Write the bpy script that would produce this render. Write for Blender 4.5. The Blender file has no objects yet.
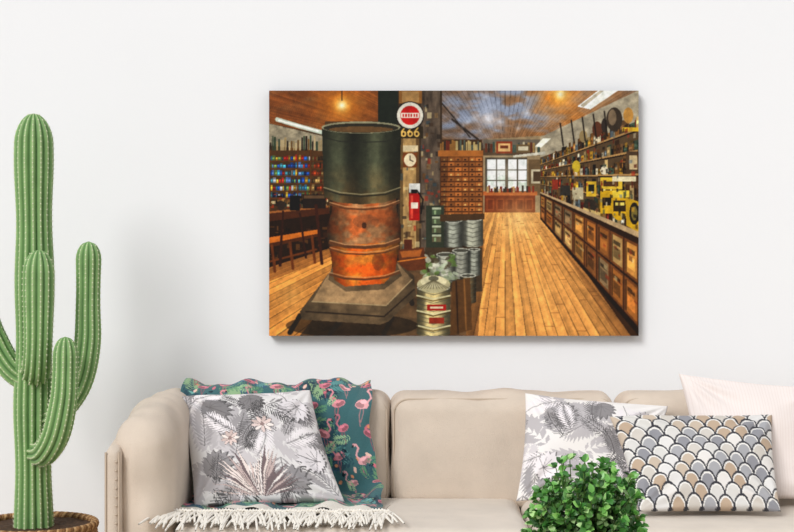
import bpy, bmesh, math, random
import numpy as np
from mathutils import Vector, noise
random.seed(7); rng=np.random.RandomState(7)
sc=bpy.context.scene
try:
    sc.view_settings.view_transform='Standard'; sc.view_settings.look='None'
except Exception: pass

def lin(c):
    c=np.asarray(c,dtype=float)/255.0
    return np.where(c<=0.04045,c/12.92,((c+0.055)/1.055)**2.4)
def L(r,g,b): 
    v=lin((r,g,b)); return (float(v[0]),float(v[1]),float(v[2]),1)

# ---------------- materials ----------------
def mat(name,col=None,rough=0.8,attr=False,bump=0,bscale=200,mottle=0,mscale=8,metal=0,sheen=0,spec=0.3,trans=0):
    m=bpy.data.materials.new(name); m.use_nodes=True
    nt=m.node_tree; b=nt.nodes['Principled BSDF']
    b.inputs['Roughness'].default_value=rough; b.inputs['Metallic'].default_value=metal
    b.inputs['Specular IOR Level'].default_value=spec
    if sheen: b.inputs['Sheen Weight'].default_value=sheen
    src=None
    if attr:
        a=nt.nodes.new('ShaderNodeAttribute'); a.attribute_name='Col'; src=a.outputs['Color']
    tc=nt.nodes.new('ShaderNodeTexCoord')
    if mottle:
        n=nt.nodes.new('ShaderNodeTexNoise'); n.inputs['Scale'].default_value=mscale; n.inputs['Detail'].default_value=5
        nt.links.new(tc.outputs['Object'],n.inputs['Vector'])
        r=nt.nodes.new('ShaderNodeMapRange'); r.inputs['From Min'].default_value=.3; r.inputs['From Max'].default_value=.7
        r.inputs['To Min'].default_value=1-mottle; r.inputs['To Max'].default_value=1+mottle*.3
        nt.links.new(n.outputs['Fac'],r.inputs['Value'])
        v=nt.nodes.new('ShaderNodeVectorMath'); v.operation='SCALE'
        if src: nt.links.new(src,v.inputs[0])
        else: v.inputs[0].default_value=col[:3]
        nt.links.new(r.outputs['Result'],v.inputs['Scale']); src=v.outputs['Vector']
    if src: nt.links.new(src,b.inputs['Base Color'])
    else: b.inputs['Base Color'].default_value=col
    if bump:
        n=nt.nodes.new('ShaderNodeTexNoise'); n.inputs['Scale'].default_value=bscale; n.inputs['Detail'].default_value=3
        nt.links.new(tc.outputs['Object'],n.inputs['Vector'])
        bp=nt.nodes.new('ShaderNodeBump'); bp.inputs['Strength'].default_value=bump; bp.inputs['Distance'].default_value=.004
        nt.links.new(n.outputs['Fac'],bp.inputs['Height']); nt.links.new(bp.outputs['Normal'],b.inputs['Normal'])
    if trans:
        tr=nt.nodes.new('ShaderNodeBsdfTranslucent'); mx=nt.nodes.new('ShaderNodeMixShader'); mx.inputs[0].default_value=trans
        if src: nt.links.new(src,tr.inputs['Color'])
        out=nt.nodes['Material Output']
        nt.links.new(b.outputs[0],mx.inputs[1]); nt.links.new(tr.outputs[0],mx.inputs[2]); nt.links.new(mx.outputs[0],out.inputs['Surface'])
    return m

def link(o,parent=None):
    sc.collection.objects.link(o)
    if parent: o.parent=parent
    return o
def empty(name):
    o=bpy.data.objects.new(name,None); o.empty_display_size=.1; return link(o)
def mk(name,V,F,m,cols=None,smooth=True,parent=None,weld=0):
    me=bpy.data.meshes.new(name)
    me.from_pydata([tuple(v) for v in V],[],[tuple(f) for f in F]); me.update()
    if cols is not None:
        ca=me.color_attributes.new('Col','FLOAT_COLOR','POINT')
        c=np.ones((len(V),4),dtype=np.float32); c[:,:3]=cols
        ca.data.foreach_set('color',c.ravel())
    me.materials.append(m)
    bm=bmesh.new(); bm.from_mesh(me)
    if weld: bmesh.ops.remove_doubles(bm,verts=bm.verts,dist=weld)
    if len(F)<60000: bmesh.ops.recalc_face_normals(bm,faces=bm.faces)
    bm.to_mesh(me); bm.free()
    me.polygons.foreach_set('use_smooth',[smooth]*len(me.polygons))
    return link(bpy.data.objects.new(name,me),parent)
def gridfaces(nu,nv,off=0,closeu=False):
    F=[]
    for j in range(nv-1):
        for i in range(nu if closeu else nu-1):
            a=off+j*nu+i; b=off+j*nu+(i+1)%nu
            F.append((a,b,b+nu,a+nu))
    return F
def box(name,x0,x1,y0,y1,z0,z1,m,parent=None,bev=0):
    V=[(x,y,z) for z in (z0,z1) for y in (y0,y1) for x in (x0,x1)]
    F=[(0,2,3,1),(4,5,7,6),(0,1,5,4),(2,6,7,3),(0,4,6,2),(1,3,7,5)]
    o=mk(name,V,F,m,smooth=False,parent=parent)
    if bev:
        md=o.modifiers.new('b','BEVEL'); md.width=bev; md.segments=3
    return o
def puffy(name,x0,x1,y0,y1,z0,z1,r,m,bulge=(0,0,0),n=26,parent=None,wr=0.004,shape=None):
    c=np.array([(x0+x1)/2,(y0+y1)/2,(z0+z1)/2]); h=np.array([(x1-x0)/2,(y1-y0)/2,(z1-z0)/2])
    V=[];F=[]
    for ax in range(3):
        for sg in (-1,1):
            off=len(V)
            for j in range(n):
                for i in range(n):
                    u=-1+2*i/(n-1); v=-1+2*j/(n-1)
                    u=math.sin(u*math.pi/2)*.5+u*.5; v=math.sin(v*math.pi/2)*.5+v*.5
                    p=[0,0,0]; p[ax]=sg; p[(ax+1)%3]=u; p[(ax+2)%3]=v
                    q=np.array(p)*h
                    inner=np.clip(q,-(h-r),h-r); d=q-inner; l=np.linalg.norm(d)
                    if l>0: q=inner+d/l*r
                    w=q/h
                    for k in range(3):
                        a,b=w[(k+1)%3],w[(k+2)%3]
                        q[k]+=np.sign(w[k])*abs(w[k])**2*bulge[k]*max(0,(1-a*a))**.6*max(0,(1-b*b))**.6
                    P=q+c
                    nz=noise.noise(Vector(P*7))*wr+noise.noise(Vector((P[0]*14,P[1]*20,P[2]*9)))*wr*.5
                    P=P+nz*(q/ (np.linalg.norm(q)+1e-6))
                    if shape: P=shape(P)
                    V.append(P)
            F+=gridfaces(n,n,off)
    return mk(name,V,F,m,parent=parent,weld=.0006)
def tube(pts,r,seg=6,closed=False):
    pts=[np.array(p,float) for p in pts]; V=[];F=[];n=len(pts)
    for i,p in enumerate(pts):
        a=pts[(i-1)%n] if (i>0 or closed) else p; b=pts[(i+1)%n] if (i<n-1 or closed) else p
        t=b-a; t/=np.linalg.norm(t)+1e-9
        ref=np.array([0,0,1.]) if abs(t[2])<.9 else np.array([0,1.,0])
        N=np.cross(t,ref); N/=np.linalg.norm(N); B=np.cross(t,N)
        rr=r[i] if hasattr(r,'__len__') else r
        for k in range(seg):
            th=2*math.pi*k/seg; V.append(p+rr*(math.cos(th)*N+math.sin(th)*B))
    for j in range(n if closed else n-1):
        for k in range(seg):
            a=j*seg+k;b=j*seg+(k+1)%seg; c=((j+1)%n)*seg
            F.append((a,b,c+(k+1)%seg,c+k))
    return V,F
class Acc:
    def __init__(s): s.V=[];s.F=[];s.C=[]
    def add(s,V,F,col=None):
        o=len(s.V); s.V+=list(V); s.F+=[tuple(i+o for i in f) for f in F]
        if col is not None: s.C+=[col]*len(V)

# ---------------- painter ----------------
NG=rng.rand(256,256)
def vn(x,y):
    xi=np.floor(x).astype(int); yi=np.floor(y).astype(int); fx=x-xi; fy=y-yi
    fx=fx*fx*(3-2*fx); fy=fy*fy*(3-2*fy)
    g=lambda a,b:NG[b%256,a%256]
    return (g(xi,yi)*(1-fx)+g(xi+1,yi)*fx)*(1-fy)+(g(xi,yi+1)*(1-fx)+g(xi+1,yi+1)*fx)*fy
def fbm(x,y,o=4):
    t=0;a=.5
    for i in range(o): t=t+a*vn(x*2**i+i*17.3,y*2**i+i*9.1); a*=.55
    return t
class Cv:
    def __init__(s,x0,y0,w,h,k,base):
        s.x0,s.y0,s.k=x0,y0,k; s.W=int(w*k); s.H=int(h*k)
        s.a=np.zeros((s.H,s.W,3)); s.a[:]=base
    def reg(s,xa,ya,xb,yb):
        i0=max(0,int((xa-s.x0)*s.k)-1); i1=min(s.W,int((xb-s.x0)*s.k)+2)
        j0=max(0,int((ya-s.y0)*s.k)-1); j1=min(s.H,int((yb-s.y0)*s.k)+2)
        if i1<=i0 or j1<=j0: return None
        Y,X=np.mgrid[j0:j1,i0:i1]
        return (slice(j0,j1),slice(i0,i1)),(X+.5)/s.k+s.x0,(Y+.5)/s.k+s.y0
    def put(s,sl,M,col,X,Y,a=1):
        c=col(X,Y) if callable(col) else np.array(col,float)
        M=(M*a)[...,None]; s.a[sl]=s.a[sl]*(1-M)+c*M
    def poly(s,pts,col,a=1):
        xs=[p[0] for p in pts]; ys=[p[1] for p in pts]
        r=s.reg(min(xs),min(ys),max(xs),max(ys))
        if r is None: return
        sl,X,Y=r; ins=np.zeros(X.shape,bool); n=len(pts)
        for i in range(n):
            x1,y1=pts[i];x2,y2=pts[(i+1)%n]
            if y1==y2: continue
            c=((y1>Y)!=(y2>Y))&(X<(x2-x1)*(Y-y1)/(y2-y1)+x1); ins^=c
        s.put(sl,ins.astype(float),col,X,Y,a)
    def rect(s,x1,y1,x2,y2,col,a=1): s.poly([(x1,y1),(x2,y1),(x2,y2),(x1,y2)],col,a)
    def ell(s,cx,cy,rx,ry,col,a=1,rot=0):
        R=max(rx,ry); r=s.reg(cx-R,cy-R,cx+R,cy+R)
        if r is None: return
        sl,X,Y=r; c_,s_=math.cos(rot),math.sin(rot)
        u=((X-cx)*c_+(Y-cy)*s_)/rx; v=(-(X-cx)*s_+(Y-cy)*c_)/ry
        s.put(sl,((u*u+v*v)<=1).astype(float),col,X,Y,a)
    def glow(s,cx,cy,R,col,a=1):
        r=s.reg(cx-R,cy-R,cx+R,cy+R)
        if r is None: return
        sl,X,Y=r; d=np.sqrt((X-cx)**2+(Y-cy)**2)/R
        s.put(sl,np.clip(1-d,0,1)**2,col,X,Y,a)
    def line(s,pts,w,col,a=1):
        for (x1,y1),(x2,y2) in zip(pts[:-1],pts[1:]):
            r=s.reg(min(x1,x2)-w,min(y1,y2)-w,max(x1,x2)+w,max(y1,y2)+w)
            if r is None: continue
            sl,X,Y=r; dx,dy=x2-x1,y2-y1; l=dx*dx+dy*dy+1e-9
            t=np.clip(((X-x1)*dx+(Y-y1)*dy)/l,0,1)
            d=np.hypot(X-x1-t*dx,Y-y1-t*dy)
            s.put(sl,np.clip((w/2-d)*s.k+.5,0,1),col,X,Y,a)
    def frond(s,x,y,ang,ln,col,wl=.16,n=12,spread=.9,curv=.5,lr=.42,rib=None,a=1):
        px,py=x,y; step=ln/n
        for i in range(n+1):
            t=i/n; an=ang+curv*t
            nx,ny=px+math.cos(an)*step,py+math.sin(an)*step
            l=ln*lr*math.sin(math.pi*(t*.85+.12))**.8
            for sg in (-1,1):
                b=an+sg*spread*(1-.35*t)
                ex,ey=px+math.cos(b)*l,py+math.sin(b)*l
                mx,my=(px+ex)/2,(py+ey)/2; w=l*wl
                ox,oy=-math.sin(b)*w,math.cos(b)*w
                s.poly([(px,py),(mx+ox,my+oy),(ex,ey),(mx-ox,my-oy)],col,a)
            if rib is not None: s.line([(px,py),(nx,ny)],.5,rib)
            px,py=nx,ny
    def sample(s,U,V):
        i=np.clip((U*s.W).astype(int),0,s.W-1); j=np.clip((V*s.H).astype(int),0,s.H-1)
        return lin(s.a[j,i])

# ---------------- camera ----------------
cam=bpy.data.cameras.new('camera'); cam.lens=68; cam.sensor_width=36
co=link(bpy.data.objects.new('camera',cam)); co.location=(0,-5,1.26); co.rotation_euler=(math.pi/2,0,0); sc.camera=co

# ---------------- room ----------------
m_wall=mat('wall_paint',L(238,239,241),.9,bump=.05,bscale=120,mottle=.012,mscale=1.5)
box('wall_back',-4,4,0,.12,0,3.2,m_wall)
m_floor=mat('floor_oak',L(200,184,164),.5,mottle=.2,mscale=3)
box('floor',-4,4,-7,.12,-.1,0,m_floor)
box('baseboard_back',-4,4,-.018,0,0,.1,mat('trim_paint',L(240,240,240),.6),bev=.004)

# ---------------- canvas print ----------------
def shade(c,k): return tuple(min(255,max(0,v*k)) for v in c)
def build_picture():
    C=Cv(269,91,369,245,2,(58,40,24)); vx,vy=505,178
    R=random.Random(3)
    hsh=lambda n:(np.sin(n*127.1+3.3)*43758.5453)%1
    def ceil(X,Y):
        den=np.minimum(Y-168.,-16.); u=(X-vx)/den; p=np.floor(u*14)
        f=hsh(p)[...,None]; g=(np.abs((u*14)%1-.5)>.44)[...,None]
        n=fbm(X*.045+3,Y*.11,4)
        a=np.array([112,82,56])+f*np.array([34,28,22]); b=np.array([158,168,188])
        w=np.exp(-((X-500)/62)**2-((Y-114)/34)**2)
        w=np.clip(w*(.25+1.3*np.clip(n-.3,0,1)*2)+.25*np.clip((n-.45)*3,0,1),0,.95)[...,None]
        wr=np.exp(-((X-565)/60)**2)[...,None]*np.array([50,24,-6])
        c=a*(1-w)+b*w+wr*(1-w)
        return np.where(g,c*.7,c)
    C.rect(269,91,638,156,ceil)
    C.poly([(269,91),(380,91),(380,140),(269,128)],lambda X,Y:ceil(X,Y)*np.array([1.1,.88,.62]))
    C.glow(342,105,46,(250,160,50),.85); C.glow(342,106,14,(255,236,150),1); C.glow(342,106,7,(255,255,235),1)
    C.glow(558,97,44,(250,165,60),.9); C.glow(560,95,15,(255,236,150),1); C.glow(560,95,7,(255,255,235),1)
    C.line([(342,91),(342,101)],1,(50,40,30)); C.line([(452,120),(478,140)],2,(60,50,44)); C.line([(442,104),(470,138)],1.2,(50,42,36))
    for q in range(12):
        x,y=R.uniform(462,540),R.uniform(97,132); C.glow(x,y,R.uniform(3,8),(216,222,234),.6)
    C.glow(489,118,24,(220,228,244),.8); C.glow(488,120,8,(250,250,255),1)
    # left room
    C.poly([(269,124),(330,136),(330,270),(269,270)],(84,60,36))
    C.poly([(269,124),(325,137),(325,152),(269,150)],lambda X,Y:np.array([160,150,128])*(.7+.6*fbm(X*.2,Y*.3))[...,None])
    C.poly([(269,146),(325,152),(325,160),(269,156)],(92,62,34))
    for i in range(26): C.rect(270+i*2.1,136+R.uniform(0,8),271.6+i*2.1,151,R.choice([(50,40,30),(120,90,50),(170,150,110),(60,80,60),(200,180,140)]))
    for row in range(6):
        y=155+row*7.4; x=270
        while x<324:
            w=R.uniform(1.5,3.4)
            c=R.choice([(40,80,150),(70,150,190),(200,205,210),(30,50,100),(170,50,40),(210,170,60),(120,150,90),(90,120,170),(60,110,120)]) if x<309 else R.choice([(100,80,50),(170,140,90),(60,45,30),(140,60,30)])
            c=shade(c,R.uniform(.6,1.1))
            C.rect(x,y+R.uniform(0,3),x+w-.3,y+6.2,c); C.rect(x+.4,y+3,x+w-.8,y+4.6,shade(c,1.6)); x+=w
        C.rect(269,y+6.2,325,y+7.4,(104,64,30))
    for x in (269,297,310,323): C.rect(x,150,x+1.6,212,(104,64,30))
    C.line([(277,120),(300,127),(322,133)],4.2,(205,215,200)); C.line([(279,121),(318,131.5)],1.8,(255,255,245))
    for i in range(130):
        x=R.uniform(269,328);y=R.uniform(194,216); C.rect(x,y,x+R.uniform(1,5),y+R.uniform(1,4),shade(R.choice([(40,30,20),(110,80,45),(60,70,60),(160,120,66),(30,25,22),(200,180,140),(150,60,30)]),R.uniform(.6,1.2)))
    C.poly([(269,212),(328,206),(330,214),(269,222)],(86,46,24)); C.poly([(269,212),(328,206),(328,208),(269,214)],(170,110,60))
    C.rect(290,196,300,211,(28,26,26)); C.rect(303,195,326,209,(46,34,28)); C.rect(304,196,325,199,(110,84,60)); C.ell(281,206,4,5,(60,46,36))
    def planks(N,base,amp,k=1):
        def f(X,Y):
            dy=np.maximum(Y-vy,5.); u=(X-vx)/dy; p=np.floor(u*N); e=np.abs((u*N)%1-.5)
            c=np.array(base)*(1+(hsh(p)-.5)*amp)[...,None]
            n=fbm(u*N*2.2,160/dy+hsh(p)*30,4); c=c*(.82+.38*n)[...,None]
            far=np.clip(1-dy/90,0,1)
            dk=(.6+.3*far)[...,None]
            return np.where((e>.455)[...,None],c*dk,c)*k
        return f
    C.poly([(269,222),(330,214),(330,270),(269,270)],(46,28,16))
    for i in range(50):
        x=R.uniform(269,328);y=R.uniform(226,262); C.rect(x,y,x+R.uniform(1,6),y+R.uniform(1,6),R.choice([(70,42,24),(30,20,14),(96,60,32),(120,80,40)]),.7)
    C.poly([(269,268),(332,248),(332,300),(300,336),(269,336)],planks(9,(228,160,84),.26))
    C.poly([(269,268),(332,248),(332,257),(269,282)],(110,66,32),.5); C.glow(292,296,32,(250,206,130),.35)
    C.poly([(269,238),(318,230),(318,234),(269,244)],(214,126,48)); C.poly([(269,244),(318,234),(318,237),(269,248)],(90,48,20))
    for x,y in((272,246),(290,243),(312,237)): C.line([(x,y),(x+3,y+26)],2.6,(120,64,26))
    C.line([(270,262),(316,250)],2,(120,66,28))
    C.line([(316,206),(322,264)],3,(70,34,20)); C.line([(283,212),(280,266)],2.4,(60,30,18)); C.line([(300,214),(306,258)],2,(60,30,18))
    # mid background
    C.rect(380,91,400,260,(44,36,28)); C.rect(325,122,402,140,(96,70,42))
    C.rect(378,91,398,128,(38,44,36)); C.rect(398,91,442,260,(70,54,38))
    C.rect(421,91,440,252,lambda X,Y:(np.array([60,50,42])+fbm(X*.25,Y*.08,4)[...,None]*np.array([80,72,62])))
    C.rect(399,91,422,104,(150,106,56)); C.rect(402,92,419,103,(176,140,90))
    C.rect(400,138,419,250,lambda X,Y:np.array([186,154,104])*(.7+.6*fbm(X*.3,Y*.1,4))[...,None]); C.rect(400,138,403,250,(120,96,60)); C.rect(416,138,419,250,(110,84,52))
    for i in range(110):
        x=R.uniform(399,439);y=R.uniform(105,246) if x>420 else R.uniform(150,246); c=R.choice([(200,180,130),(120,80,40),(70,50,34),(150,120,80),(170,60,40),(60,80,90),(220,205,160),(40,32,26)])
        C.rect(x,y,x+R.uniform(1.5,5),y+R.uniform(1,6),c,.6)
    C.rect(398,127,423,139,(58,48,30)); 
    for i in range(3):
        C.ell(403.5+i*6.6,134.5,2.8,3,(226,190,110)); C.ell(403.5+i*6.6,134.5,1.2,1.5,(60,40,24)); C.line([(401+i*6.6,133),(404.6+i*6.6,128.5)],1.4,(226,190,110))
    C.ell(410,116,14,14,(30,24,20)); C.ell(410,116,13,13,(226,222,208)); C.ell(410,116,9.6,9.6,(196,32,26)); C.rect(401,113.5,419,118.5,(235,228,214)); 
    for i in range(6): C.rect(402.5+i*2.7,114.6,404.1+i*2.7,117.6,(190,30,26))
    C.rect(403,146,418,152,(222,206,170)); C.rect(403,153,417,168,(130,74,34)); C.ell(410,160.5,6,6.6,(236,222,190)); C.line([(410,160.5),(410,156.5)],.9,(50,30,20)); C.line([(410,160.5),(413,162)],.9,(50,30,20))
    C.rect(409,184,420,193,(220,220,214)); C.rect(409,194,419.5,221,(176,26,22)); C.rect(410.5,196,413,219,(226,90,70)); C.rect(411,203,418,209,(236,226,210)); C.rect(411,190,417,194,(30,26,24)); C.line([(417,191),(423,200),(421,214)],1.4,(26,22,20))
    # drawers cabinet
    C.rect(440,150,483,219,(118,72,34))
    C.rect(438,151,485,157,(176,114,56)); C.rect(441,140,482,151,(78,56,36))
    for i in range(22): 
        x=440+i*1.95; C.rect(x,140+R.uniform(0,6),x+1.7,151,R.choice([(150,110,60),(90,100,90),(190,170,120),(120,50,34),(60,50,44)]))
    for r in range(12):
        for c in range(6):
            x=441+c*6.95;y=158+r*5.0; k=R.uniform(.8,1.1)
            C.rect(x,y,x+6.3,y+4.3,shade((184,118,62),k)); C.rect(x,y+3.6,x+6.3,y+4.3,(90,52,26)); C.rect(x+2.3,y+1.4,x+4.1,y+2.8,(222,186,120) if R.random()<.3 else (70,44,26))
    C.poly([(440,157),(448,157),(446,219),(440,219)],(40,24,14),.35)
    # far wall
    C.poly([(483,140),(545,136),(545,214),(483,214)],(168,148,116)); C.rect(483,140,545,150,(120,110,96))
    C.rect(483,149,548,156,(96,76,56))
    for i in range(24): C.rect(485+i*2.5,142+R.uniform(0,5),487+i*2.5,153,R.choice([(60,50,40),(170,140,90),(110,60,40),(70,90,80),(200,190,160)]))
    C.rect(496,142,512,154,(150,70,40)); C.rect(498,144,510,152,(224,186,130)); C.rect(500,146,508,149,(120,60,34)); C.rect(516,145,530,153,(120,100,70)); C.rect(518,147,528,151,(214,206,180))
    C.rect(485,158,527,193,(84,76,62))
    for i in range(4):
        for j in range(3):
            x=487+i*9.9+(1.2 if i>1 else 0);y=160+j*10.8; C.rect(x,y,x+8.6,y+9.9,lambda X,Y:np.array([252,254,255])-np.clip(fbm(X*.25,Y*.25,2)-.3,0,1)[...,None]*np.array([150,110,150])*(.3+.7*(Y>176))[...,None])
    C.rect(505,158,507.6,193,(96,82,62)); C.glow(506,174,36,(255,250,236),.35)
    C.rect(528,160,545,196,(120,98,70)); C.rect(531,170,543,184,(206,196,170)); C.rect(533,172,541,182,(90,70,50))
    C.rect(484,193,535,214,(124,58,30)); C.rect(483,192,537,196,(186,110,60))
    for i in range(30):
        x=R.uniform(484,535); C.rect(x,R.uniform(186,190),x+2,193,R.choice([(60,50,40),(190,160,110),(130,50,34)]))
    for i in range(5): C.rect(486+i*9.8,199,494+i*9.8,211,(148,74,38)); C.rect(487.5+i*9.8,200.5,492.5+i*9.8,209.5,(112,50,26))
    # main floor
    C.poly([(483,213),(540,213),(548,220),(630,336),(464,336),(478,262)],planks(15,(224,164,94),.24))
    C.glow(518,220,50,(252,222,164),.6); C.glow(535,290,70,(244,196,128),.3)
    for i in range(34):
        y=222+ (i/34)**1.4*114; pl_=R.randint(-4,11)/15; x=vx+pl_*(y-vy); w=(y-vy)/15
        C.line([(x,y),(x+w,y)],.6,(140,92,50),.7)
    C.poly([(478,240),(484,240),(478,336),(464,336)],(80,50,28),.5)
    C.poly([(545,222),(552,222),(638,336),(616,336)],(90,54,28),.35)
    # right wall
    Yh=lambda x,h: vy+h*(x-vx)/133.0
    C.poly([(540,138),(638,91),(638,250),(540,205)],(100,80,56))
    C.poly([(540,138),(600,109),(638,91),(638,124),(540,158)],lambda X,Y:np.array([178,168,146])*(.75+.45*fbm(X*.15,Y*.2))[...,None])
    def rq(xa,xb,ha,hb,col,a=1): C.poly([(xa,Yh(xa,ha)),(xb,Yh(xb,ha)),(xb,Yh(xb,hb)),(xa,Yh(xa,hb))],col,a)
    pal=[(60,44,30),(140,100,52),(196,170,120),(180,140,50),(140,54,34),(70,86,70),(40,34,30),(226,214,184),(110,120,124),(160,112,60),(90,60,36),(120,90,60)]
    for (ha,hb,mx) in ((-72,-50,26),(-46,-28,16),(-24,-4,18),(0,24,22),(26,57,30)):
        for ps in range(2):
            x=541.
            while x<638:
                w=(1.0+(x-540)/98*3.6)*R.uniform(.6,1.4); c=shade(R.choice(pal),R.uniform(.7,1.15)); top=hb-R.uniform(.3,1 if ps==0 else .7)*(hb-ha)
                if ps==0 or R.random()<.6:
                    rq(x,min(638,x+w),top,hb,c); rq(x+w*.2,min(638,x+w*.7),top+(hb-top)*.35,top+(hb-top)*.65,shade(c,R.choice([.6,1.4])))
                    rq(x,min(638,x+w*.14),top,hb,shade(c,.5))
                x+=w
        rq(540,638,hb,hb+2.2,(186,150,100)); rq(540,638,hb+2.2,hb+4,(44,32,22))
    C.ell(614,120,8,12,(70,58,46)); C.ell(612,118,4,8,(130,112,90)); C.ell(628,116,5,8,(196,150,80)); C.ell(597,130,5,8,(100,60,40)); C.ell(583,137,4,6,(160,140,100)); C.ell(604,126,3,7,(60,50,44))
    C.rect(622,128,638,132,(226,190,60)); 
    for i in range(5): C.line([(560+i*11,124-i*3),(563+i*11,146-i*2.4)],1.4,(40,32,26))
    # yellow stock
    C.ell(576,167,4,6,(200,176,60)); C.rect(586,182,596,197,(214,180,60)); C.rect(588,185,594,192,(40,40,30))
    C.rect(600,178,622,190,(220,190,70)); C.rect(603,182,618,187,(90,60,30)); C.rect(600,191,612,214,(216,176,40)); C.rect(602,198,611,206,(40,34,22))
    C.ell(619,207,8.5,14,(218,176,34)); C.rect(612,191,629,198,(230,204,80)); C.rect(613,201,626,212,(60,44,20)); C.rect(615,203,624,206,(236,220,120))
    C.poly([(625,198),(638,202),(638,233),(626,226)],(206,168,40)); C.ell(634,214,5,11,(40,34,26)); C.ell(634,214,3,7,(130,116,60))
    C.ell(604,171,4,4,(236,226,200)); C.rect(612,177,636,182,(230,220,186)); C.ell(590,206,7,6,(60,50,40)); C.rect(572,188,583,200,(190,180,150)); C.rect(560,186,570,196,(60,56,50)); C.rect(552,180,558,190,(150,60,40))
    C.poly([(583,208),(600,213),(600,221),(583,215)],(216,190,130)); C.rect(626,152,638,174,(90,70,50)); C.rect(629,156,637,170,(210,190,150))
    for i in range(170):
        x=540+98*R.random()**.8; h=R.uniform(-60,56); w=(.6+(x-540)/98*2.4)*R.uniform(.5,1.3)
        rq(x,min(638,x+w),h,h+R.uniform(2,7),shade(R.choice(pal),R.uniform(.4,1.2)),.65)
    # counter
    rq(540,638,58,157,(58,36,22)); rq(540,638,54,60,(196,170,132)); rq(540,638,60,65,(54,34,20))
    xs=[540+98*(i/9)**1.35 for i in range(10)]
    for i in range(9):
        a,b=xs[i]+.4,xs[i+1]-.5
        for (h0,h1) in ((67,106),(109,149)):
            rq(a,b,h0,h1,(126,78,40))
            c=shade(R.choice([(206,150,80),(160,106,58),(210,172,112),(130,90,56),(186,122,60),(150,124,90)]),R.uniform(.8,1.05)); e=(b-a)*.09
            rq(a+e,b-e,h0+3,h1-3,c)
            rq(a+2.5*e,b-2.5*e,h0+9,h0+14,shade(c,.5)); rq(a+2.5*e,b-2.5*e,h0+17,h1-9,shade(c,R.choice([.7,1.25])))
            for q in range(4):
                x=R.uniform(a+e,b-3*e); h=R.uniform(h0+4,h1-9); rq(x,x+(b-a)*R.uniform(.1,.3),h,h+R.uniform(2,6),shade(R.choice([c,(220,200,150),(90,56,34),(160,70,40)]),R.uniform(.6,1.2)),.55)
            rq(a+e,a+2*e,h0+3,h1-3,shade(c,.5))
    rq(540,638,150,158,(40,28,20))
    C.poly([(577,107),(598,91),(618,91),(590,110)],(246,250,246)); C.poly([(580,106),(600,91),(604,91),(583,108)],(190,180,160)); C.glow(600,98,22,(255,250,230),.4)
    C.poly([(535,147),(543,139),(551,139),(541,148)],(246,246,230)); C.poly([(513,156),(545,152),(545,155),(513,158)],(210,206,190))
    # floor around stove
    C.poly([(300,336),(332,296),(392,262),(470,262),(466,336)],lambda X,Y:np.array([110,84,58])*(.5+.9*fbm(X*.08,Y*.14,4))[...,None]); C.glow(402,322,36,(150,122,86),.5)
    C.rect(426,206,444,250,(60,66,52)); 
    for i in range(4): C.rect(432,208+i*9,441,215.5+i*9,(84+i*8,100,76)); C.rect(432,208+i*9,441,210+i*9,(190,196,170)); C.rect(434,211+i*9,436,215+i*9,(150,170,130))
    def pail(x0,x1,y0,y1,c=(150,152,140)):
        def f(X,Y):
            t=(X-x0)/(x1-x0); k=.45+.75*np.sin(np.clip(t,0,1)*3.1)**2+.25*np.exp(-((t-.3)/.08)**2); k=k*(.8+.35*fbm(X*.3,Y*.3)); return np.array(c)*k[...,None]
        e=(x1-x0)*.13
        C.rect(x0,y0,x1,y1,f); C.ell((x0+x1)/2,y1,(x1-x0)/2,e,f); C.ell((x0+x1)/2,y0,(x1-x0)/2,e,(200,200,186)); C.ell((x0+x1)/2,y0,(x1-x0)/2-1.2,e-.8,(90,88,78))
        for q in np.linspace(y0+3,y1-1,max(2,int((y1-y0)/4))): C.line([(x0,q),((x0+x1)/2,q+e),(x1,q)],.7,(80,80,70),.7)
    pail(444,462,221,247); pail(462,483,219,245,(166,166,150)); C.poly([(440,215),(484,214),(484,220),(440,222)],(88,64,40))
    C.rect(425,248,482,292,(80,64,46)); pail(452,470,251,277,(150,150,138)); pail(468,480,250,275); pail(436,455,255,281,(170,170,156)); pail(460,476,276,302,(120,104,76))
    for i in range(60):
        C.ell(R.uniform(422,456),R.uniform(256,284),R.uniform(1.5,4.5),R.uniform(1,3),R.choice([(196,206,180),(150,160,130),(110,140,70),(226,226,206),(90,80,60)]),.7,rot=R.uniform(0,3))
    C.poly([(452,282),(470,278),(472,330),(450,336)],(104,72,40)); C.line([(456,282),(458,334)],1.5,(60,40,24)); C.line([(464,280),(466,330)],1.5,(150,106,60))
    pail(417,450,288,334,(196,180,132)); C.ell(433.5,285,16.5,8.5,(194,186,150)); C.ell(433.5,282,13,6,(222,214,178)); C.ell(433.5,279,5,2.6,(120,116,96))
    for k in range(11): C.line([(433.5,280),(418+k*3.1,289)],.6,(110,104,80))
    for y in (296,311,326): C.line([(417,y),(433,y+3.5),(450,y)],1.4,(226,218,176)); C.line([(417,y+2),(433,y+5.5),(450,y+2)],.8,(90,70,30))
    C.rect(427,305,446,311,(176,40,30)); C.rect(430,307,443,309,(240,220,190)); C.rect(429,318,444,324,(160,60,36))
    C.poly([(398,250),(424,248),(426,270),(400,272)],(110,62,34)); C.poly([(400,252),(422,250),(420,257),(402,258)],(176,106,50)); C.rect(404,240,412,250,(100,50,30)); C.line([(398,262),(426,258)],1.2,(220,140,60))
    # stove
    C.ell(352,326,66,12,(34,26,18),.6)
    for p in ([(300,316),(290,333)],[(392,318),(384,334)],[(340,322),(330,334)],[(408,292),(412,304)]): C.line(p,5,(50,42,34))
    def base(X,Y):
        t=(X-295)/120; k=.8+.32*np.sin(t*3.1); k=k*(.72+.5*fbm(X*.08,Y*.12,4)); return np.array([142,118,88])*k[...,None]
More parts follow.
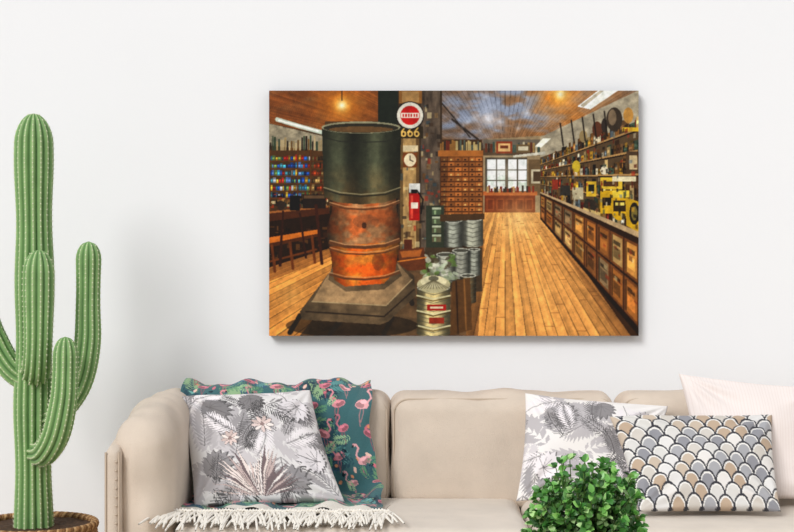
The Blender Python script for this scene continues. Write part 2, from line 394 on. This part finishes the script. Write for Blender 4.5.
    C.poly([(330,272),(398,264),(414,276),(416,296),(388,322),(380,325),(302,320),(300,312),(318,288)],lambda X,Y:base(X,Y)*.78)
    C.poly([(330,272),(398,264),(412,280),(386,306),(312,302),(320,288)],lambda X,Y:base(X,Y)*1.22)
    C.line([(306,312),(384,317),(414,290)],1.6,(60,48,36)); C.line([(312,302),(386,306),(412,280)],1,(190,168,130))
    C.poly([(332,268),(396,262),(402,276),(384,290),(346,292),(328,280)],lambda X,Y:base(X,Y)*.78)
    def rust(X,Y):
        t=np.clip((X-329)/71,0,1); k=.40+.72*np.sin(t*3.14)**.8+.14*np.exp(-((t-.35)/.1)**2)
        n=fbm(X*.07,Y*.1,4)[...,None]; m=fbm(X*.3+9,Y*.3,3)[...,None]
        w=np.clip((n-.34)*4,0,1)
        b=np.array([166,126,88])*(1-w)+np.array([182,104,56])*w
        return b*(.78+.42*m)*k[...,None]
    C.poly([(333,198),(396,198),(397,212),(401,226),(401,240),(397,258),(395,272),(384,284),(345,287),(335,280),(333,262),(328,245),(327,228),(332,212)],rust)
    C.poly([(330,247),(400,242),(395,272),(384,284),(345,287),(334,280)],lambda X,Y:rust(X,Y)*np.array([1.22,1.02,.58]))
    for y,wd in ((205,1.6),(243,3.2),(250,1.4),(275,2)): C.line([(330,y),(345,y+4),(365,y+5),(385,y+3),(399,y-2)],wd,(112,72,44)); C.line([(330,y-2),(345,y+2),(365,y+3),(385,y+1),(399,y-4)],1.,(214,166,120),.8)
    C.ell(366,222,13,7,(128,86,58),.4); C.ell(352,262,8,6,(224,140,64),.4); C.ell(378,262,6,9,(106,56,28),.45); C.ell(364,226,2.5,3,(70,44,30),.8)
    def drum(X,Y):
        t=np.clip((X-322)/79,0,1); k=.42+.5*np.exp(-((t-.2)/.13)**2)+.6*np.exp(-((t-.68)/.16)**2)
        k=k*(.78+.42*fbm(X*.12,Y*.03,4)); v=(.8+.3*(Y-125)/75); c=np.array([104,108,84])*(k*v)[...,None]
        w=(np.clip((Y-162)/38,0,1)*np.clip(fbm(X*.08,Y*.08)*2-.2,0,1))[...,None]; return c*(1-w*.55)+np.array([150,108,62])*w*.55*(k[...,None]+.1)
    C.poly([(322,128),(401,128),(400,198),(385,203),(361,205),(338,203),(324,198)],drum)
    C.ell(361,128,39.5,6,(160,156,128)); C.ell(361,128.6,37.5,4.8,(56,52,42)); C.ell(361,130,32,3,(116,88,56))
    C.line([(324,190),(340,195),(361,197),(385,195),(400,190)],1.4,(56,52,38)); C.line([(324,188),(340,193),(361,195),(385,193),(400,188)],.9,(170,160,126))
    C.line([(323,138),(340,142),(361,143),(385,142),(400,138)],.9,(50,50,42))
    # photographic tonality
    yy,xx=np.mgrid[0:C.H,0:C.W]
    n=rng.rand(C.H,C.W,1); n2=fbm(xx*.12,yy*.12,4)[...,None]
    C.a=np.clip(C.a*(.82+.10*n+.30*n2),0,255)
    C.a=255*(C.a/255)**1.22*.93
    m=C.a.mean(axis=2,keepdims=True); C.a=np.clip(m+(C.a-m)*1.04,0,255)
    B=C.a.copy()
    B[1:-1,1:-1]=C.a[1:-1,1:-1]*.36+(C.a[:-2,1:-1]+C.a[2:,1:-1]+C.a[1:-1,:-2]+C.a[1:-1,2:])*.16
    C.a=B
    return C
PIC=build_picture()
cp=empty('canvas_print')
x0,x1,z1,z0=-.423,.799,1.840,1.029
nu,nv=PIC.W+1,PIC.H+1
U,Vv=np.meshgrid(np.linspace(0,1,nu),np.linspace(0,1,nv))
VV=np.stack([x0+(x1-x0)*U,np.full(U.shape,-.04),z1+(z0-z1)*Vv],-1).reshape(-1,3)
mk('printed_canvas_face',VV,[f[::-1] for f in gridfaces(nu,nv)],mat('canvas_ink',attr=True,rough=.6,spec=.15),cols=PIC.sample(U,Vv).reshape(-1,3),smooth=False,parent=cp)
box('stretcher_sides',x0,x1,-.0395,-.0005,z0,z1,mat('canvas_edge',L(72,54,38),.8,mottle=.5,mscale=14),parent=cp)

# ---------------- sofa ----------------
m_sofa=mat('sofa_linen',L(215,200,184),.95,bump=.5,bscale=380,mottle=.11,mscale=9,sheen=.15,spec=.1)
m_seat=mat('seat_linen',L(224,213,200),.95,bump=.5,bscale=380,mottle=.09,mscale=9,sheen=.15,spec=.1)
m_pipe=mat('sofa_piping',L(194,177,158),.9)
m_wood=mat('walnut_leg',L(110,74,48),.5,mottle=.3,mscale=20)
sofa=empty('sofa')
puffy('base_frame',-.78,1.54,-.93,-.10,.17,.40,.03,m_sofa,parent=sofa,n=12,wr=.001)
puffy('back_frame',-.78,1.54,-.19,-.08,.18,.80,.04,m_sofa,parent=sofa,n=14,wr=.001)
for i,(a,b) in enumerate(((-.645,-.022),(-.02,.684),(.686,1.385))):
    puffy('back_cushion_%d'%(i+1),a,b,-.365,-.185,.50,.860,.05,m_sofa,bulge=(0.0,.024,.008),parent=sofa,n=50,wr=.011)
for i,(a,b) in enumerate(((-.625,.376),(.384,1.385))):
    puffy('seat_cushion_%d'%(i+1),a,b,-.95,-.34,.385,.542,.045,m_seat,bulge=(0,.01,.008),parent=sofa,n=40,wr=.006)
def armshape(P):
    P=P.copy(); d=-P[1]; k=max(0,min(1,(P[2]-.45)/.35)); P[2]-=k*max(0,(d-.45))**2*.22; return P
for nm,a,b,oa,ob in(('left',-.785,-.63,-.802,-.758),('right',1.39,1.545,1.518,1.562)):
    puffy('arm_cushion_'+nm,a,b,-.86,-.13,.38,.864,.07,m_sofa,bulge=(.014,.02,.01),parent=sofa,n=44,wr=.014,shape=armshape)
    puffy('arm_panel_'+nm,oa,ob,-.90,-.10,.17,.80,.021,m_sofa,parent=sofa,n=20,wr=.002,shape=armshape)
    A=Acc()
    for xo in (oa+.005,ob-.003):
        V,F=tube([(xo,-.897,.2+i*.05) for i in range(12)],.003); A.add(V,F)
    for i in range(22):
        z=.22+i*.024; V,F=tube([((oa+ob)/2+.012,-.8985,z),((oa+ob)/2+.012,-.9025,z)],[.0035,.0015],8); F.append(tuple(range(8,16))); A.add(V,F)
    mk('arm_piping_'+nm,A.V,A.F,m_pipe,parent=sofa)
A=Acc()
def rrect(xa,xb,za,zb,y,r):
    pts=[]
    for cx,cz,a0 in((xb-r,zb-r,0),(xa+r,zb-r,90),(xa+r,za+r,180),(xb-r,za+r,270)):
        for k in range(7):
            t=math.radians(a0+k*15); pts.append((cx+r*math.cos(t),y,cz+r*math.sin(t)))
    return pts
for a,b in ((-.645,-.022),(-.02,.684),(.686,1.385)):
    V,F=tube(rrect(a+.010,b-.010,.52,.847,-.349,.045),.0032,closed=True); A.add(V,F)
mk('cushion_piping',A.V,A.F,m_pipe,parent=sofa)
for i,(x,y) in enumerate(((-.7,-.85),(1.46,-.85),(-.7,-.18),(1.46,-.18))):
    V,F=tube([(x,y,0),(x,y,.18)],[.016,.028],12); F.append(tuple(range(12))); F.append(tuple(range(12,24)))
    mk('leg_%d'%(i+1),V,F,m_wood,parent=sofa)

# ---------------- pillows ----------------
def pillow(name,TL,TR,BR,BL,T,cv,m,n=190,sag=.05,seed=0,wr=.5):
    TL,TR,BR,BL=[np.array(p,float) for p in(TL,TR,BR,BL)]
    nrm=np.cross(TR-TL,BL-TL); nrm/=np.linalg.norm(nrm)
    if nrm[1]>0: nrm=-nrm
    u=np.linspace(0,1,n); U,V=np.meshgrid(u,u); a=2*U-1; b=2*V-1
    U2=.5+a/2*(1-sag*(1-b*b)); V2=.5+b/2*(1-sag*(1-a*a))
    P=(TL*((1-U2)*(1-V2))[...,None]+TR*(U2*(1-V2))[...,None]+BL*((1-U2)*V2)[...,None]+BR*(U2*V2)[...,None])
    h=T*((1-a**2)*(1-b**2))**.42
    w=np.zeros_like(h)
    for k,(ca,cb) in enumerate(((-1,-1),(1,-1),(1,1),(-1,1))):
        th=np.arctan2(b-cb,a-ca); r=np.hypot(a-ca,b-cb); w+=np.sin(th*13+seed+k*2)*np.exp(-((r-.45)/.3)**2)*.009
    w+=np.sin(a*3+b*4+seed)*.007+np.sin(a*7-b*5+seed*2)*.004
    env=((1-a**2)*(1-b**2))**.4
    f=(P+nrm*(h+w*env*wr*2)[...,None]).reshape(-1,3); bk=(P-nrm*h[...,None]).reshape(-1,3)
    col=cv.sample(U,V).reshape(-1,3)
    F=gridfaces(n,n)+[g[::-1] for g in gridfaces(n,n,n*n)]
    return mk(name,np.vstack([f,bk]),F,m,cols=np.vstack([col,col]),weld=.00002)
m_cot=mat('printed_cotton',attr=True,rough=.95,bump=.25,bscale=500,spec=.1,sheen=.1)

def leaf_cv(seed,base,dk=0,flower=True):
    C=Cv(0,0,100,90,4,base); R=random.Random(seed)
    g=lambda k:(k,k*.975,k*.985)
    for i in range(16):
        C.frond(R.uniform(-5,105),R.uniform(-5,95),R.uniform(0,6.28),R.uniform(30,48),g(R.uniform(176,204)+dk*.3),wl=.2,n=9,curv=R.uniform(-.8,.8))
    for i in range(12):
        C.frond(R.uniform(0,100),R.uniform(0,90),R.uniform(0,6.28),R.uniform(26,42),g(R.uniform(120,164)+dk),wl=.11,n=12,curv=R.uniform(-.9,.9),rib=g(90+dk))
    def monstera(x,y,an,rr,col,rib):
        pts=[]
        for k,t in enumerate(np.linspace(-2.7,2.7,33)):
            q=rr*(1.2+.55*math.cos(t))*(1 if k%2==0 else .74); pts.append((x+q*math.cos(an+t),y+q*math.sin(an+t)*.95))
        C.poly(pts,col)
        C.line([(x-rr*.3*math.cos(an),y-rr*.3*math.sin(an)),(x+rr*1.5*math.cos(an),y+rr*1.5*math.sin(an))],.6,rib)
        for t in (-1.6,-1.,-.5,.5,1.,1.6): C.line([(x,y),(x+rr*.9*math.cos(an+t),y+rr*.85*math.sin(an+t))],.35,rib)
    for x,y,an,rr in ((18,16,.5,10),(84,18,2.4,10),(90,62,3.4,9),(12,66,-.4,10),(66,80,-1.,9),(50,8,1.6,8)):
        x+=R.uniform(-4,4); k=R.choice([130,150,212,222])+dk*.5
        monstera(x+.7,y+.7,an,rr*1.05,g(96+dk),g(90)); monstera(x,y,an,rr,g(k),g(106+dk*.6))
    for i in range(12):
        C.frond(R.uniform(10,90),R.uniform(5,85),R.uniform(0,6.28),R.uniform(16,30),g(R.uniform(70,104)+dk),wl=.05,n=13,curv=R.uniform(-.8,.8),rib=g(66+dk))
    for i in range(6):
        C.frond(R.uniform(10,90),R.uniform(5,85),R.uniform(0,6.28),R.uniform(18,30),g(236),wl=.08,n=12,curv=R.uniform(-.8,.8),rib=g(120+dk))
    if flower:
        for fx,fy,s in((58,34,.8),(32,44,.65)):
            for k in range(9):
                t=k/9*6.28+.2
                C.ell(fx+6*s*math.cos(t),fy+5.4*s*math.sin(t),5*s,2.2*s,(96,84,86),rot=t)
                C.ell(fx+6*s*math.cos(t),fy+5.4*s*math.sin(t),4.6*s,1.8*s,R.choice([(222,202,196),(236,226,220),(202,182,176)]),rot=t)
            C.ell(fx,fy,2.2*s,2.2*s,(150,128,124))
    return C
cv1=leaf_cv(4,(222,219,218))
R=random.Random(2)
for k in range(34):
    t=math.pi+.15+k/34*2.9; l=R.uniform(20,38); w=1.5; c=R.choice([(218,198,192),(238,230,226),(196,176,172),(120,104,106),(232,218,212)])
    for dl,cc in ((.5,(104,94,96)),(0,c)):
        cv1.poly([(46+3*math.cos(t),88),(46+l*.5*math.cos(t)-w-dl,88+l*.5*math.sin(t)),(46+l*math.cos(t),88+l*math.sin(t)),(46+l*.5*math.cos(t)+w+dl,88+l*.5*math.sin(t))],cc)
p1=pillow('throw_pillow',(-.668,-.43,.862),(-.265,-.43,.882),(-.152,-.63,.572),(-.585,-.67,.562),.062,cv1,m_cot,seed=1)
cv2=leaf_cv(11,(236,232,229),dk=26,flower=False)
p2=pillow('throw_pillow',(.391,-.42,.872),(.828,-.42,.832),(.752,-.57,.562),(.352,-.57,.565),.056,cv2,m_cot,seed=4)
cv3=Cv(0,0,170,100,4,(60,60,64)); R=random.Random(5)
for r in range(-1,12):
    for c in range(-1,11):
        cx=c*19+(9.5 if r%2 else 0); cy=r*10.2+8
        col=R.choice([(214,212,208),(222,220,218),(188,166,144),(198,182,164),(146,146,152),(168,168,172),(206,200,192),(226,222,218)])
        cv3.ell(cx,cy,9.9,10.9,(62,62,68)); cv3.ell(cx,cy+.4,8.4,9.4,(232,230,226)); cv3.ell(cx,cy+.9,7.4,8.3,col)
p3=pillow('lumbar_pillow',(.632,-.54,.812),(1.115,-.54,.818),(1.085,-.76,.566),(.684,-.76,.566),.053,cv3,m_cot,seed=7,sag=.04)
cv4=Cv(0,0,100,100,4,(236,226,222))
for i in range(50): cv4.line([(i*2+.5,0),(i*2+.5,100)],.4,(229,217,212))
p4=pillow('throw_pillow',(.858,-.43,.932),(1.34,-.43,.885),(1.30,-.57,.565),(.90,-.57,.565),.055,cv4,m_cot,seed=9)

# ---------------- throw blanket ----------------
tc=Cv(0,0,64,84,8,(66,106,110)); R=random.Random(21)
for i in range(140):
    tc.frond(R.uniform(0,64),R.uniform(0,84),R.uniform(0,6.28),R.uniform(6,12),R.choice([(74,130,112),(50,82,94),(112,156,118),(94,150,150),(44,70,82),(144,176,134),(58,94,124)]),wl=.16,n=8,curv=R.uniform(-1,1))
for i in range(160):
    x,y=R.uniform(0,64),R.uniform(0,84); tc.ell(x,y,R.uniform(.5,1.3),.5,R.choice([(216,116,130),(236,196,180),(120,180,170),(224,150,110),(30,50,60)]),rot=R.uniform(0,3))
def flam(x,y,s,f):
    pk=R.choice([(222,144,154),(232,170,174),(206,122,138)]); dk=shade(pk,.74)
    tc.line([(x,y),(x-.3*f*s,y+3*s),(x+.2*f*s,y+6*s)],.32*s,dk); tc.line([(x+.6*f*s,y),(x+.9*f*s,y+2.6*s),(x+.3*f*s,y+5*s)],.3*s,dk)
    tc.ell(x,y,2.4*s,1.4*s,pk,rot=.35*f); tc.ell(x-.6*f*s,y+.1*s,1.6*s,.8*s,dk,rot=.5*f); tc.ell(x+.5*f*s,y-.5*s,1.2*s,.5*s,shade(pk,1.12),rot=.3*f)
    pts=[(x+1.9*f*s,y-.5*s),(x+2.8*f*s,y-1.6*s),(x+2.3*f*s,y-2.9*s),(x+1.7*f*s,y-4*s),(x+2.2*f*s,y-5*s),(x+3*f*s,y-5*s)]
    tc.line(pts,.6*s,pk); tc.ell(x+3*f*s,y-4.9*s,.6*s,.45*s,pk); tc.line([(x+3.3*f*s,y-4.8*s),(x+3.8*f*s,y-4.1*s)],.4*s,(30,30,34))
for i in range(10):
    for j in range(8):
        flam(3+j*8.2+(3.6 if i%2 else 0)+R.uniform(-1,1),5+i*8.2+R.uniform(-1,1),.72+R.random()*.35,R.choice([-1,1]))
for i in range(60):
    tc.frond(R.uniform(0,64),R.uniform(0,84),R.uniform(0,6.28),R.uniform(3,6),R.choice([(100,150,116),(56,90,100),(156,192,150)]),wl=.14,n=7,curv=R.uniform(-1,1))
tc.rect(0,75,64,84,(236,231,221))
for i in range(130): tc.line([(i*.5,75),(i*.5,84)],.12,(212,205,193))
prof=[(.205,.845),(.225,.876),(.26,.886),(.31,.884),(.355,.862),(.389,.82),(.407,.74),(.410,.66),(.412,.60),(.430,.572),(.47,.564),(.58,.562),(.70,.561),(.79,.560)]
pr=np.array(prof); 
s_=np.concatenate([[0],np.cumsum(np.linalg.norm(np.diff(pr,axis=0),axis=1))]); s_/=s_[-1]
nu,nv=280,360
tv=np.linspace(0,1,nv)
D=np.zeros(nv);Z=np.zeros(nv)
for k in np.linspace(-.035,.035,9):
    t=np.clip(tv+k,0,1); D+=np.interp(t,s_,pr[:,0])/9; Z+=np.interp(t,s_,pr[:,1])/9
U,Vv=np.meshgrid(np.linspace(0,1,nu),tv)
xl=-.672+.03*Vv+.004*np.sin(Vv*23); xr=-.098+.075*Vv+.008*np.sin(Vv*13)+.004*np.sin(Vv*33)
X=xl+(xr-xl)*U
tD=np.gradient(D);tZ=np.gradient(Z); l=np.hypot(tD,tZ); nD=-tZ/l; nZ=tD/l
fold=(.008+.009*np.sin(X*27+np.sin(Vv*5)*2.2+Vv*3)+.005*np.sin(X*66+Vv*9)+.003*np.sin(Vv*31+X*9))
fold=np.maximum(fold,-.001)*(1+np.exp(-((U-1)/.12)**2)*.8)
DD=D[:,None]+nD[:,None]*fold; ZZ=Z[:,None]+nZ[:,None]*fold+.002
VV=np.stack([X,-DD,ZZ],-1).reshape(-1,3)
blanket=empty('throw_blanket')
mk('woven_cloth',VV,gridfaces(nu,nv),mat('throw_weave',attr=True,rough=.95,bump=.5,bscale=300,spec=.05,sheen=.15),cols=tc.sample(U,Vv).reshape(-1,3),parent=blanket)
A=Acc(); R=random.Random(9)
for i in range(200):
    x=-.655+i/199*.645; dx=R.uniform(-.03,.03); zz=.558
    ln=R.uniform(.12,.20)
    P=[np.array(p) for p in [(x,-.785,zz+.008),(x+dx*.3,-.81,zz+.012+R.uniform(0,.010)),(x+dx,-.80-ln*.4,zz+.008+R.uniform(0,.008)),(x+dx*1.6,-.78-ln,zz+.003-max(0,ln-.16)*.3)]]; q=[]
    for t in np.linspace(0,1,8):
        a=(1-t)**3;b=3*(1-t)**2*t;c=3*(1-t)*t*t;d=t**3; q.append(a*P[0]+b*P[1]+c*P[2]+d*P[3])
    V,F=tube(q,[.0022,.003,.0042,.003,.0032,.0036,.0036,.0024],5); A.add(V,F)
for i in range(72):
    x=-.64+i/71*.61; z=.566+R.uniform(0,.004)
    V,F=tube([(x,-.785,z),(x+.005,-.795,z+.009),(x+.010,-.785,z)],.0042,6); A.add(V,F)
mk('tassel_fringe',A.V,A.F,mat('cream_yarn',L(240,235,226),.95),parent=blanket)

# ---------------- cactus ----------------
cac=empty('potted_cactus')
m_c=mat('cactus_skin',attr=True,rough=.6,mottle=.12,mscale=30,spec=.3)
def catmull(P,n):
    P=[np.array(p,float) for p in P]; P=[2*P[0]-P[1]]+P+[2*P[-1]-P[-2]]; out=[]
    segs=len(P)-3
    for k in range(n):
        t=k/(n-1)*segs; i=min(int(t),segs-1); t-=i; a,b,c,d=P[i:i+4]
        out.append(.5*((2*b)+(-a+c)*t+(2*a-5*b+4*c-d)*t*t+(-a+3*b-3*c+d)*t**3))
    return out
SP=Acc()
def ribbed(name,path,r,nr,n=90,lo=.80,seed=0):
    pts=catmull(path,n); seg=nr*8; d=[0]
    for a,b in zip(pts[:-1],pts[1:]): d.append(d[-1]+np.linalg.norm(b-a))
    Ltot=d[-1]; T=[]
    for i in range(n):
        t=pts[min(i+1,n-1)]-pts[max(i-1,0)]; T.append(t/np.linalg.norm(t))
    N=np.cross(T[0],[.13,1,.21]); N/=np.linalg.norm(N); V=[];C=[]; last=-1
    for i in range(n):
        N=N-np.dot(N,T[i])*T[i]; N/=np.linalg.norm(N); B=np.cross(T[i],N)
        e=Ltot-d[i]; cap=1 if e>r*1.5 else math.sqrt(max(0,1-(1-e/(r*1.5))**2))
        R_=r*cap*(.95+.05*math.sin(d[i]*17+seed))
        spn=(d[i]-last>.013 and cap>.25)
        if spn: last=d[i]
        for k in range(seg):
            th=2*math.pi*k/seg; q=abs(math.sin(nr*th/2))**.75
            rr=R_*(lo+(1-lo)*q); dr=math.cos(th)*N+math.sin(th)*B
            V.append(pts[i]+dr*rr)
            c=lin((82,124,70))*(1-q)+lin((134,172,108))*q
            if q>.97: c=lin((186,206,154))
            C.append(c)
            if spn and k%8==4:
                p=pts[i]+dr*rr; s=.0019
                up=T[i]; sd=np.cross(dr,up)
                SP.add([p+dr*s,p-sd*s,p+sd*s,p+up*s*1.3,p-up*s*1.3],[(0,1,3),(0,3,2),(0,2,4),(0,4,1)])
                for m_ in range(4):
                    an=m_*1.57+.6; dd=dr*.8+up*math.sin(an)*.6+sd*math.cos(an)*.6; w=sd*.0004; w2=up*.0004
                    SP.add([p+w,p-w,p+w2,p+dd*.0065],[(0,1,3),(1,2,3),(2,0,3)])
    F=gridfaces(seg,n,closeu=True)
    F.append(tuple(range(seg*(n-1),seg*n)))
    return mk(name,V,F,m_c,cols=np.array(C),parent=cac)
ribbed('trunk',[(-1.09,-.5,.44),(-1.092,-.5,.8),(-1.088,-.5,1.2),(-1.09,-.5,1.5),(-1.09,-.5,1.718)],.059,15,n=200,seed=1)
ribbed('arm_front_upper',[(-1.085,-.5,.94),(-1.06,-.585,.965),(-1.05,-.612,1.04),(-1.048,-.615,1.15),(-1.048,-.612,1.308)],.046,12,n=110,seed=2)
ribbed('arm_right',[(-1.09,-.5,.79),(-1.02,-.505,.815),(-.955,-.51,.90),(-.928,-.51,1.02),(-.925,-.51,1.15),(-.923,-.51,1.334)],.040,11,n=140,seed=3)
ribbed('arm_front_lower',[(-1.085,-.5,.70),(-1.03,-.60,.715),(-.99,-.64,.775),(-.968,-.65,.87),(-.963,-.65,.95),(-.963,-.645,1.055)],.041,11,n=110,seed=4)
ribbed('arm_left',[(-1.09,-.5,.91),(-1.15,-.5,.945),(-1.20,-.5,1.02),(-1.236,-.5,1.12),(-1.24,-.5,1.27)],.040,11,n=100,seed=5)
mk('spines',SP.V,SP.F,mat('spine_cream',L(234,234,206),.7),smooth=False,parent=cac)
m_b=mat('wicker',attr=True,rough=.7,mottle=.25,mscale=60)
V=[];C=[];nr=46;seg=192;cx,cy=-1.085,-.5
for j in range(nr*4):
    z=.004+.478*j/(nr*4-1); row=j//4; ph=(j%4+.5)/4
    R0=.135+.045*(z/.48)**.7
    for k in range(seg):
        th=2*math.pi*k/seg; w=math.sin(th*24+(row%2)*math.pi); h=math.sin(ph*math.pi)
        r=R0+.004*w*h+.003*h; V.append((cx+r*math.cos(th),cy+r*math.sin(th),z))
        C.append(lin((176,134,88))*(.45+.4*h+.15*(w*.5+.5)))
mk('woven_basket',V,gridfaces(seg,nr*4,closeu=True),m_b,cols=np.array(C),parent=cac)
A=Acc()
for ph in (0,2.09,4.19):
    pts=[];M=300
    for k in range(M):
        th=2*math.pi*k/M; a=th*40+ph; r=.176+.007*math.cos(a); pts.append((cx+r*math.cos(th),cy+r*math.sin(th),.484+.007*math.sin(a)))
    V,F=tube(pts,.0058,6,closed=True); A.add(V,F,lin([(160,118,76),(204,164,116),(132,94,58)][int(ph/2)]))
mk('braided_rim',A.V,A.F,m_b,cols=np.array(A.C),parent=cac)
V=[(cx,cy,.478)];F=[]
for j in range(1,16):
    for k in range(60):
        th=2*math.pi*k/60; r=.173*j/15; V.append((cx+r*math.cos(th),cy+r*math.sin(th),.476+.006*random.random()))
for k in range(60): F.append((0,1+k,1+(k+1)%60))
F+=[tuple(1+i for i in f) for f in gridfaces(60,15,closeu=True)]
mk('soil',V,F,mat('potting_soil',L(84,62,46),.95,mottle=.6,mscale=120),parent=cac)

# ---------------- coffee table + potted plant ----------------
tb=empty('coffee_table')
m_t=mat('oak_top',L(196,160,118),.5,mottle=.2,mscale=6)
V=[]
for r,z in [(0,.395),(.29,.395),(.30,.40),(.30,.415),(.29,.42),(0,.42)]:
    for k in range(64): V.append((.44+r*math.cos(k/64*6.2832),-1.5+r*math.sin(k/64*6.2832),z))
mk('round_top',V,gridfaces(64,6,closeu=True),m_t,parent=tb,weld=.00001,smooth=False)
for i in range(3):
    a=i*2.094+.5; V,F=tube([(.44+.27*math.cos(a),-1.5+.27*math.sin(a),0),(.44+.18*math.cos(a),-1.5+.18*math.sin(a),.397)],[.012,.018],12); F.append(tuple(range(12)))
    mk('leg_%d'%(i+1),V,F,m_wood,parent=tb)
pl=empty('potted_plant'); px_,py_=.446,-1.5
prof=[(0,.421),(.055,.421),(.06,.425),(.078,.565),(.082,.57),(.082,.59),(.076,.59),(.074,.565),(0,.56)]
V=[]
for r,z in prof:
    for k in range(48): V.append((px_+r*math.cos(k/48*6.2832),py_+r*math.sin(k/48*6.2832),z))
mk('ceramic_pot',V,gridfaces(48,len(prof),closeu=True),mat('white_ceramic',L(232,228,222),.3,spec=.5),parent=pl,weld=.00001)
LF=Acc(); ST=Acc(); R=random.Random(33)
def leaf(p,dr,nrm,ln,w,col):
    sd=np.cross(dr,nrm); sd/=np.linalg.norm(sd); up=np.cross(sd,dr)
    V=[p]; 
    for t,wd,dz in((.22,.72,.0),(.5,1.,-.05),(.8,.68,-.14)):
        c=p+dr*ln*t+up*ln*dz; V+=[c-sd*w*wd+up*w*.3,c,c+sd*w*wd+up*w*.3]
    V.append(p+dr*ln+up*ln*-.24)
    F=[(0,2,1),(0,3,2),(1,2,5,4),(2,3,6,5),(4,5,8,7),(5,6,9,8),(7,8,10),(8,9,10)]
    LF.add(V,F,col)
cz=.652
greens=[(58,112,44),(78,140,58),(106,170,76),(44,90,38),(138,194,100),(66,126,56),(178,216,144),(90,140,70)]
for s in range(210):
    th=R.uniform(0,6.283); ph=math.acos(R.uniform(-.4,1)); rr=R.uniform(.72,1.13)
    dr=np.array([math.sin(ph)*math.cos(th),math.sin(ph)*math.sin(th),math.cos(ph)])
    end=np.array([px_,py_,cz])+dr*np.array([.126,.12,.150])*rr
    st=np.array([px_+.03*math.cos(th),py_+.03*math.sin(th),.575]); mid=(st+end)/2+np.array([dr[0]*.01,dr[1]*.01,.035])
    pts=[(1-t)**2*st+2*(1-t)*t*mid+t*t*end for t in np.linspace(0,1,10)]
    V,F=tube(pts,.0011,4); ST.add(V,F)
    for i in range(3,10):
        for q in range(2 if i<9 else 4):
            tg=pts[i]-pts[i-1]; tg/=np.linalg.norm(tg)
            rnd=np.array([R.gauss(0,1) for _ in range(3)]); d2=tg*.4+rnd*.6+dr*.5+np.array([0,-.15,-.05]); d2/=np.linalg.norm(d2)
            nm=dr*.6+np.array([-.1,-.4,.6])+np.array([R.gauss(0,.35) for _ in range(3)]); nm/=np.linalg.norm(nm)
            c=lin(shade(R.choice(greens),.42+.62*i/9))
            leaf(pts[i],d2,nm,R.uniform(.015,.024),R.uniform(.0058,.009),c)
mk('stems',ST.V,ST.F,mat('stem_green',L(94,124,60),.7),parent=pl)
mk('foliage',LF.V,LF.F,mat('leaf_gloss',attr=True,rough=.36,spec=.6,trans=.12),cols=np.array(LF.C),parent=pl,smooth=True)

# ---------------- light ----------------
w=bpy.data.worlds.new('world'); sc.world=w; w.use_nodes=True
w.node_tree.nodes['Background'].inputs[0].default_value=(.975,.985,1,1); w.node_tree.nodes['Background'].inputs[1].default_value=.67
s=bpy.data.lights.new('sun','SUN'); s.energy=2.05; s.angle=math.radians(24); s.color=(1,.99,.975)
so=link(bpy.data.objects.new('sun',s)); so.rotation_euler=Vector((.62,1,-.75)).to_track_quat('-Z','Y').to_euler(); so.location=(-3,-4,4)
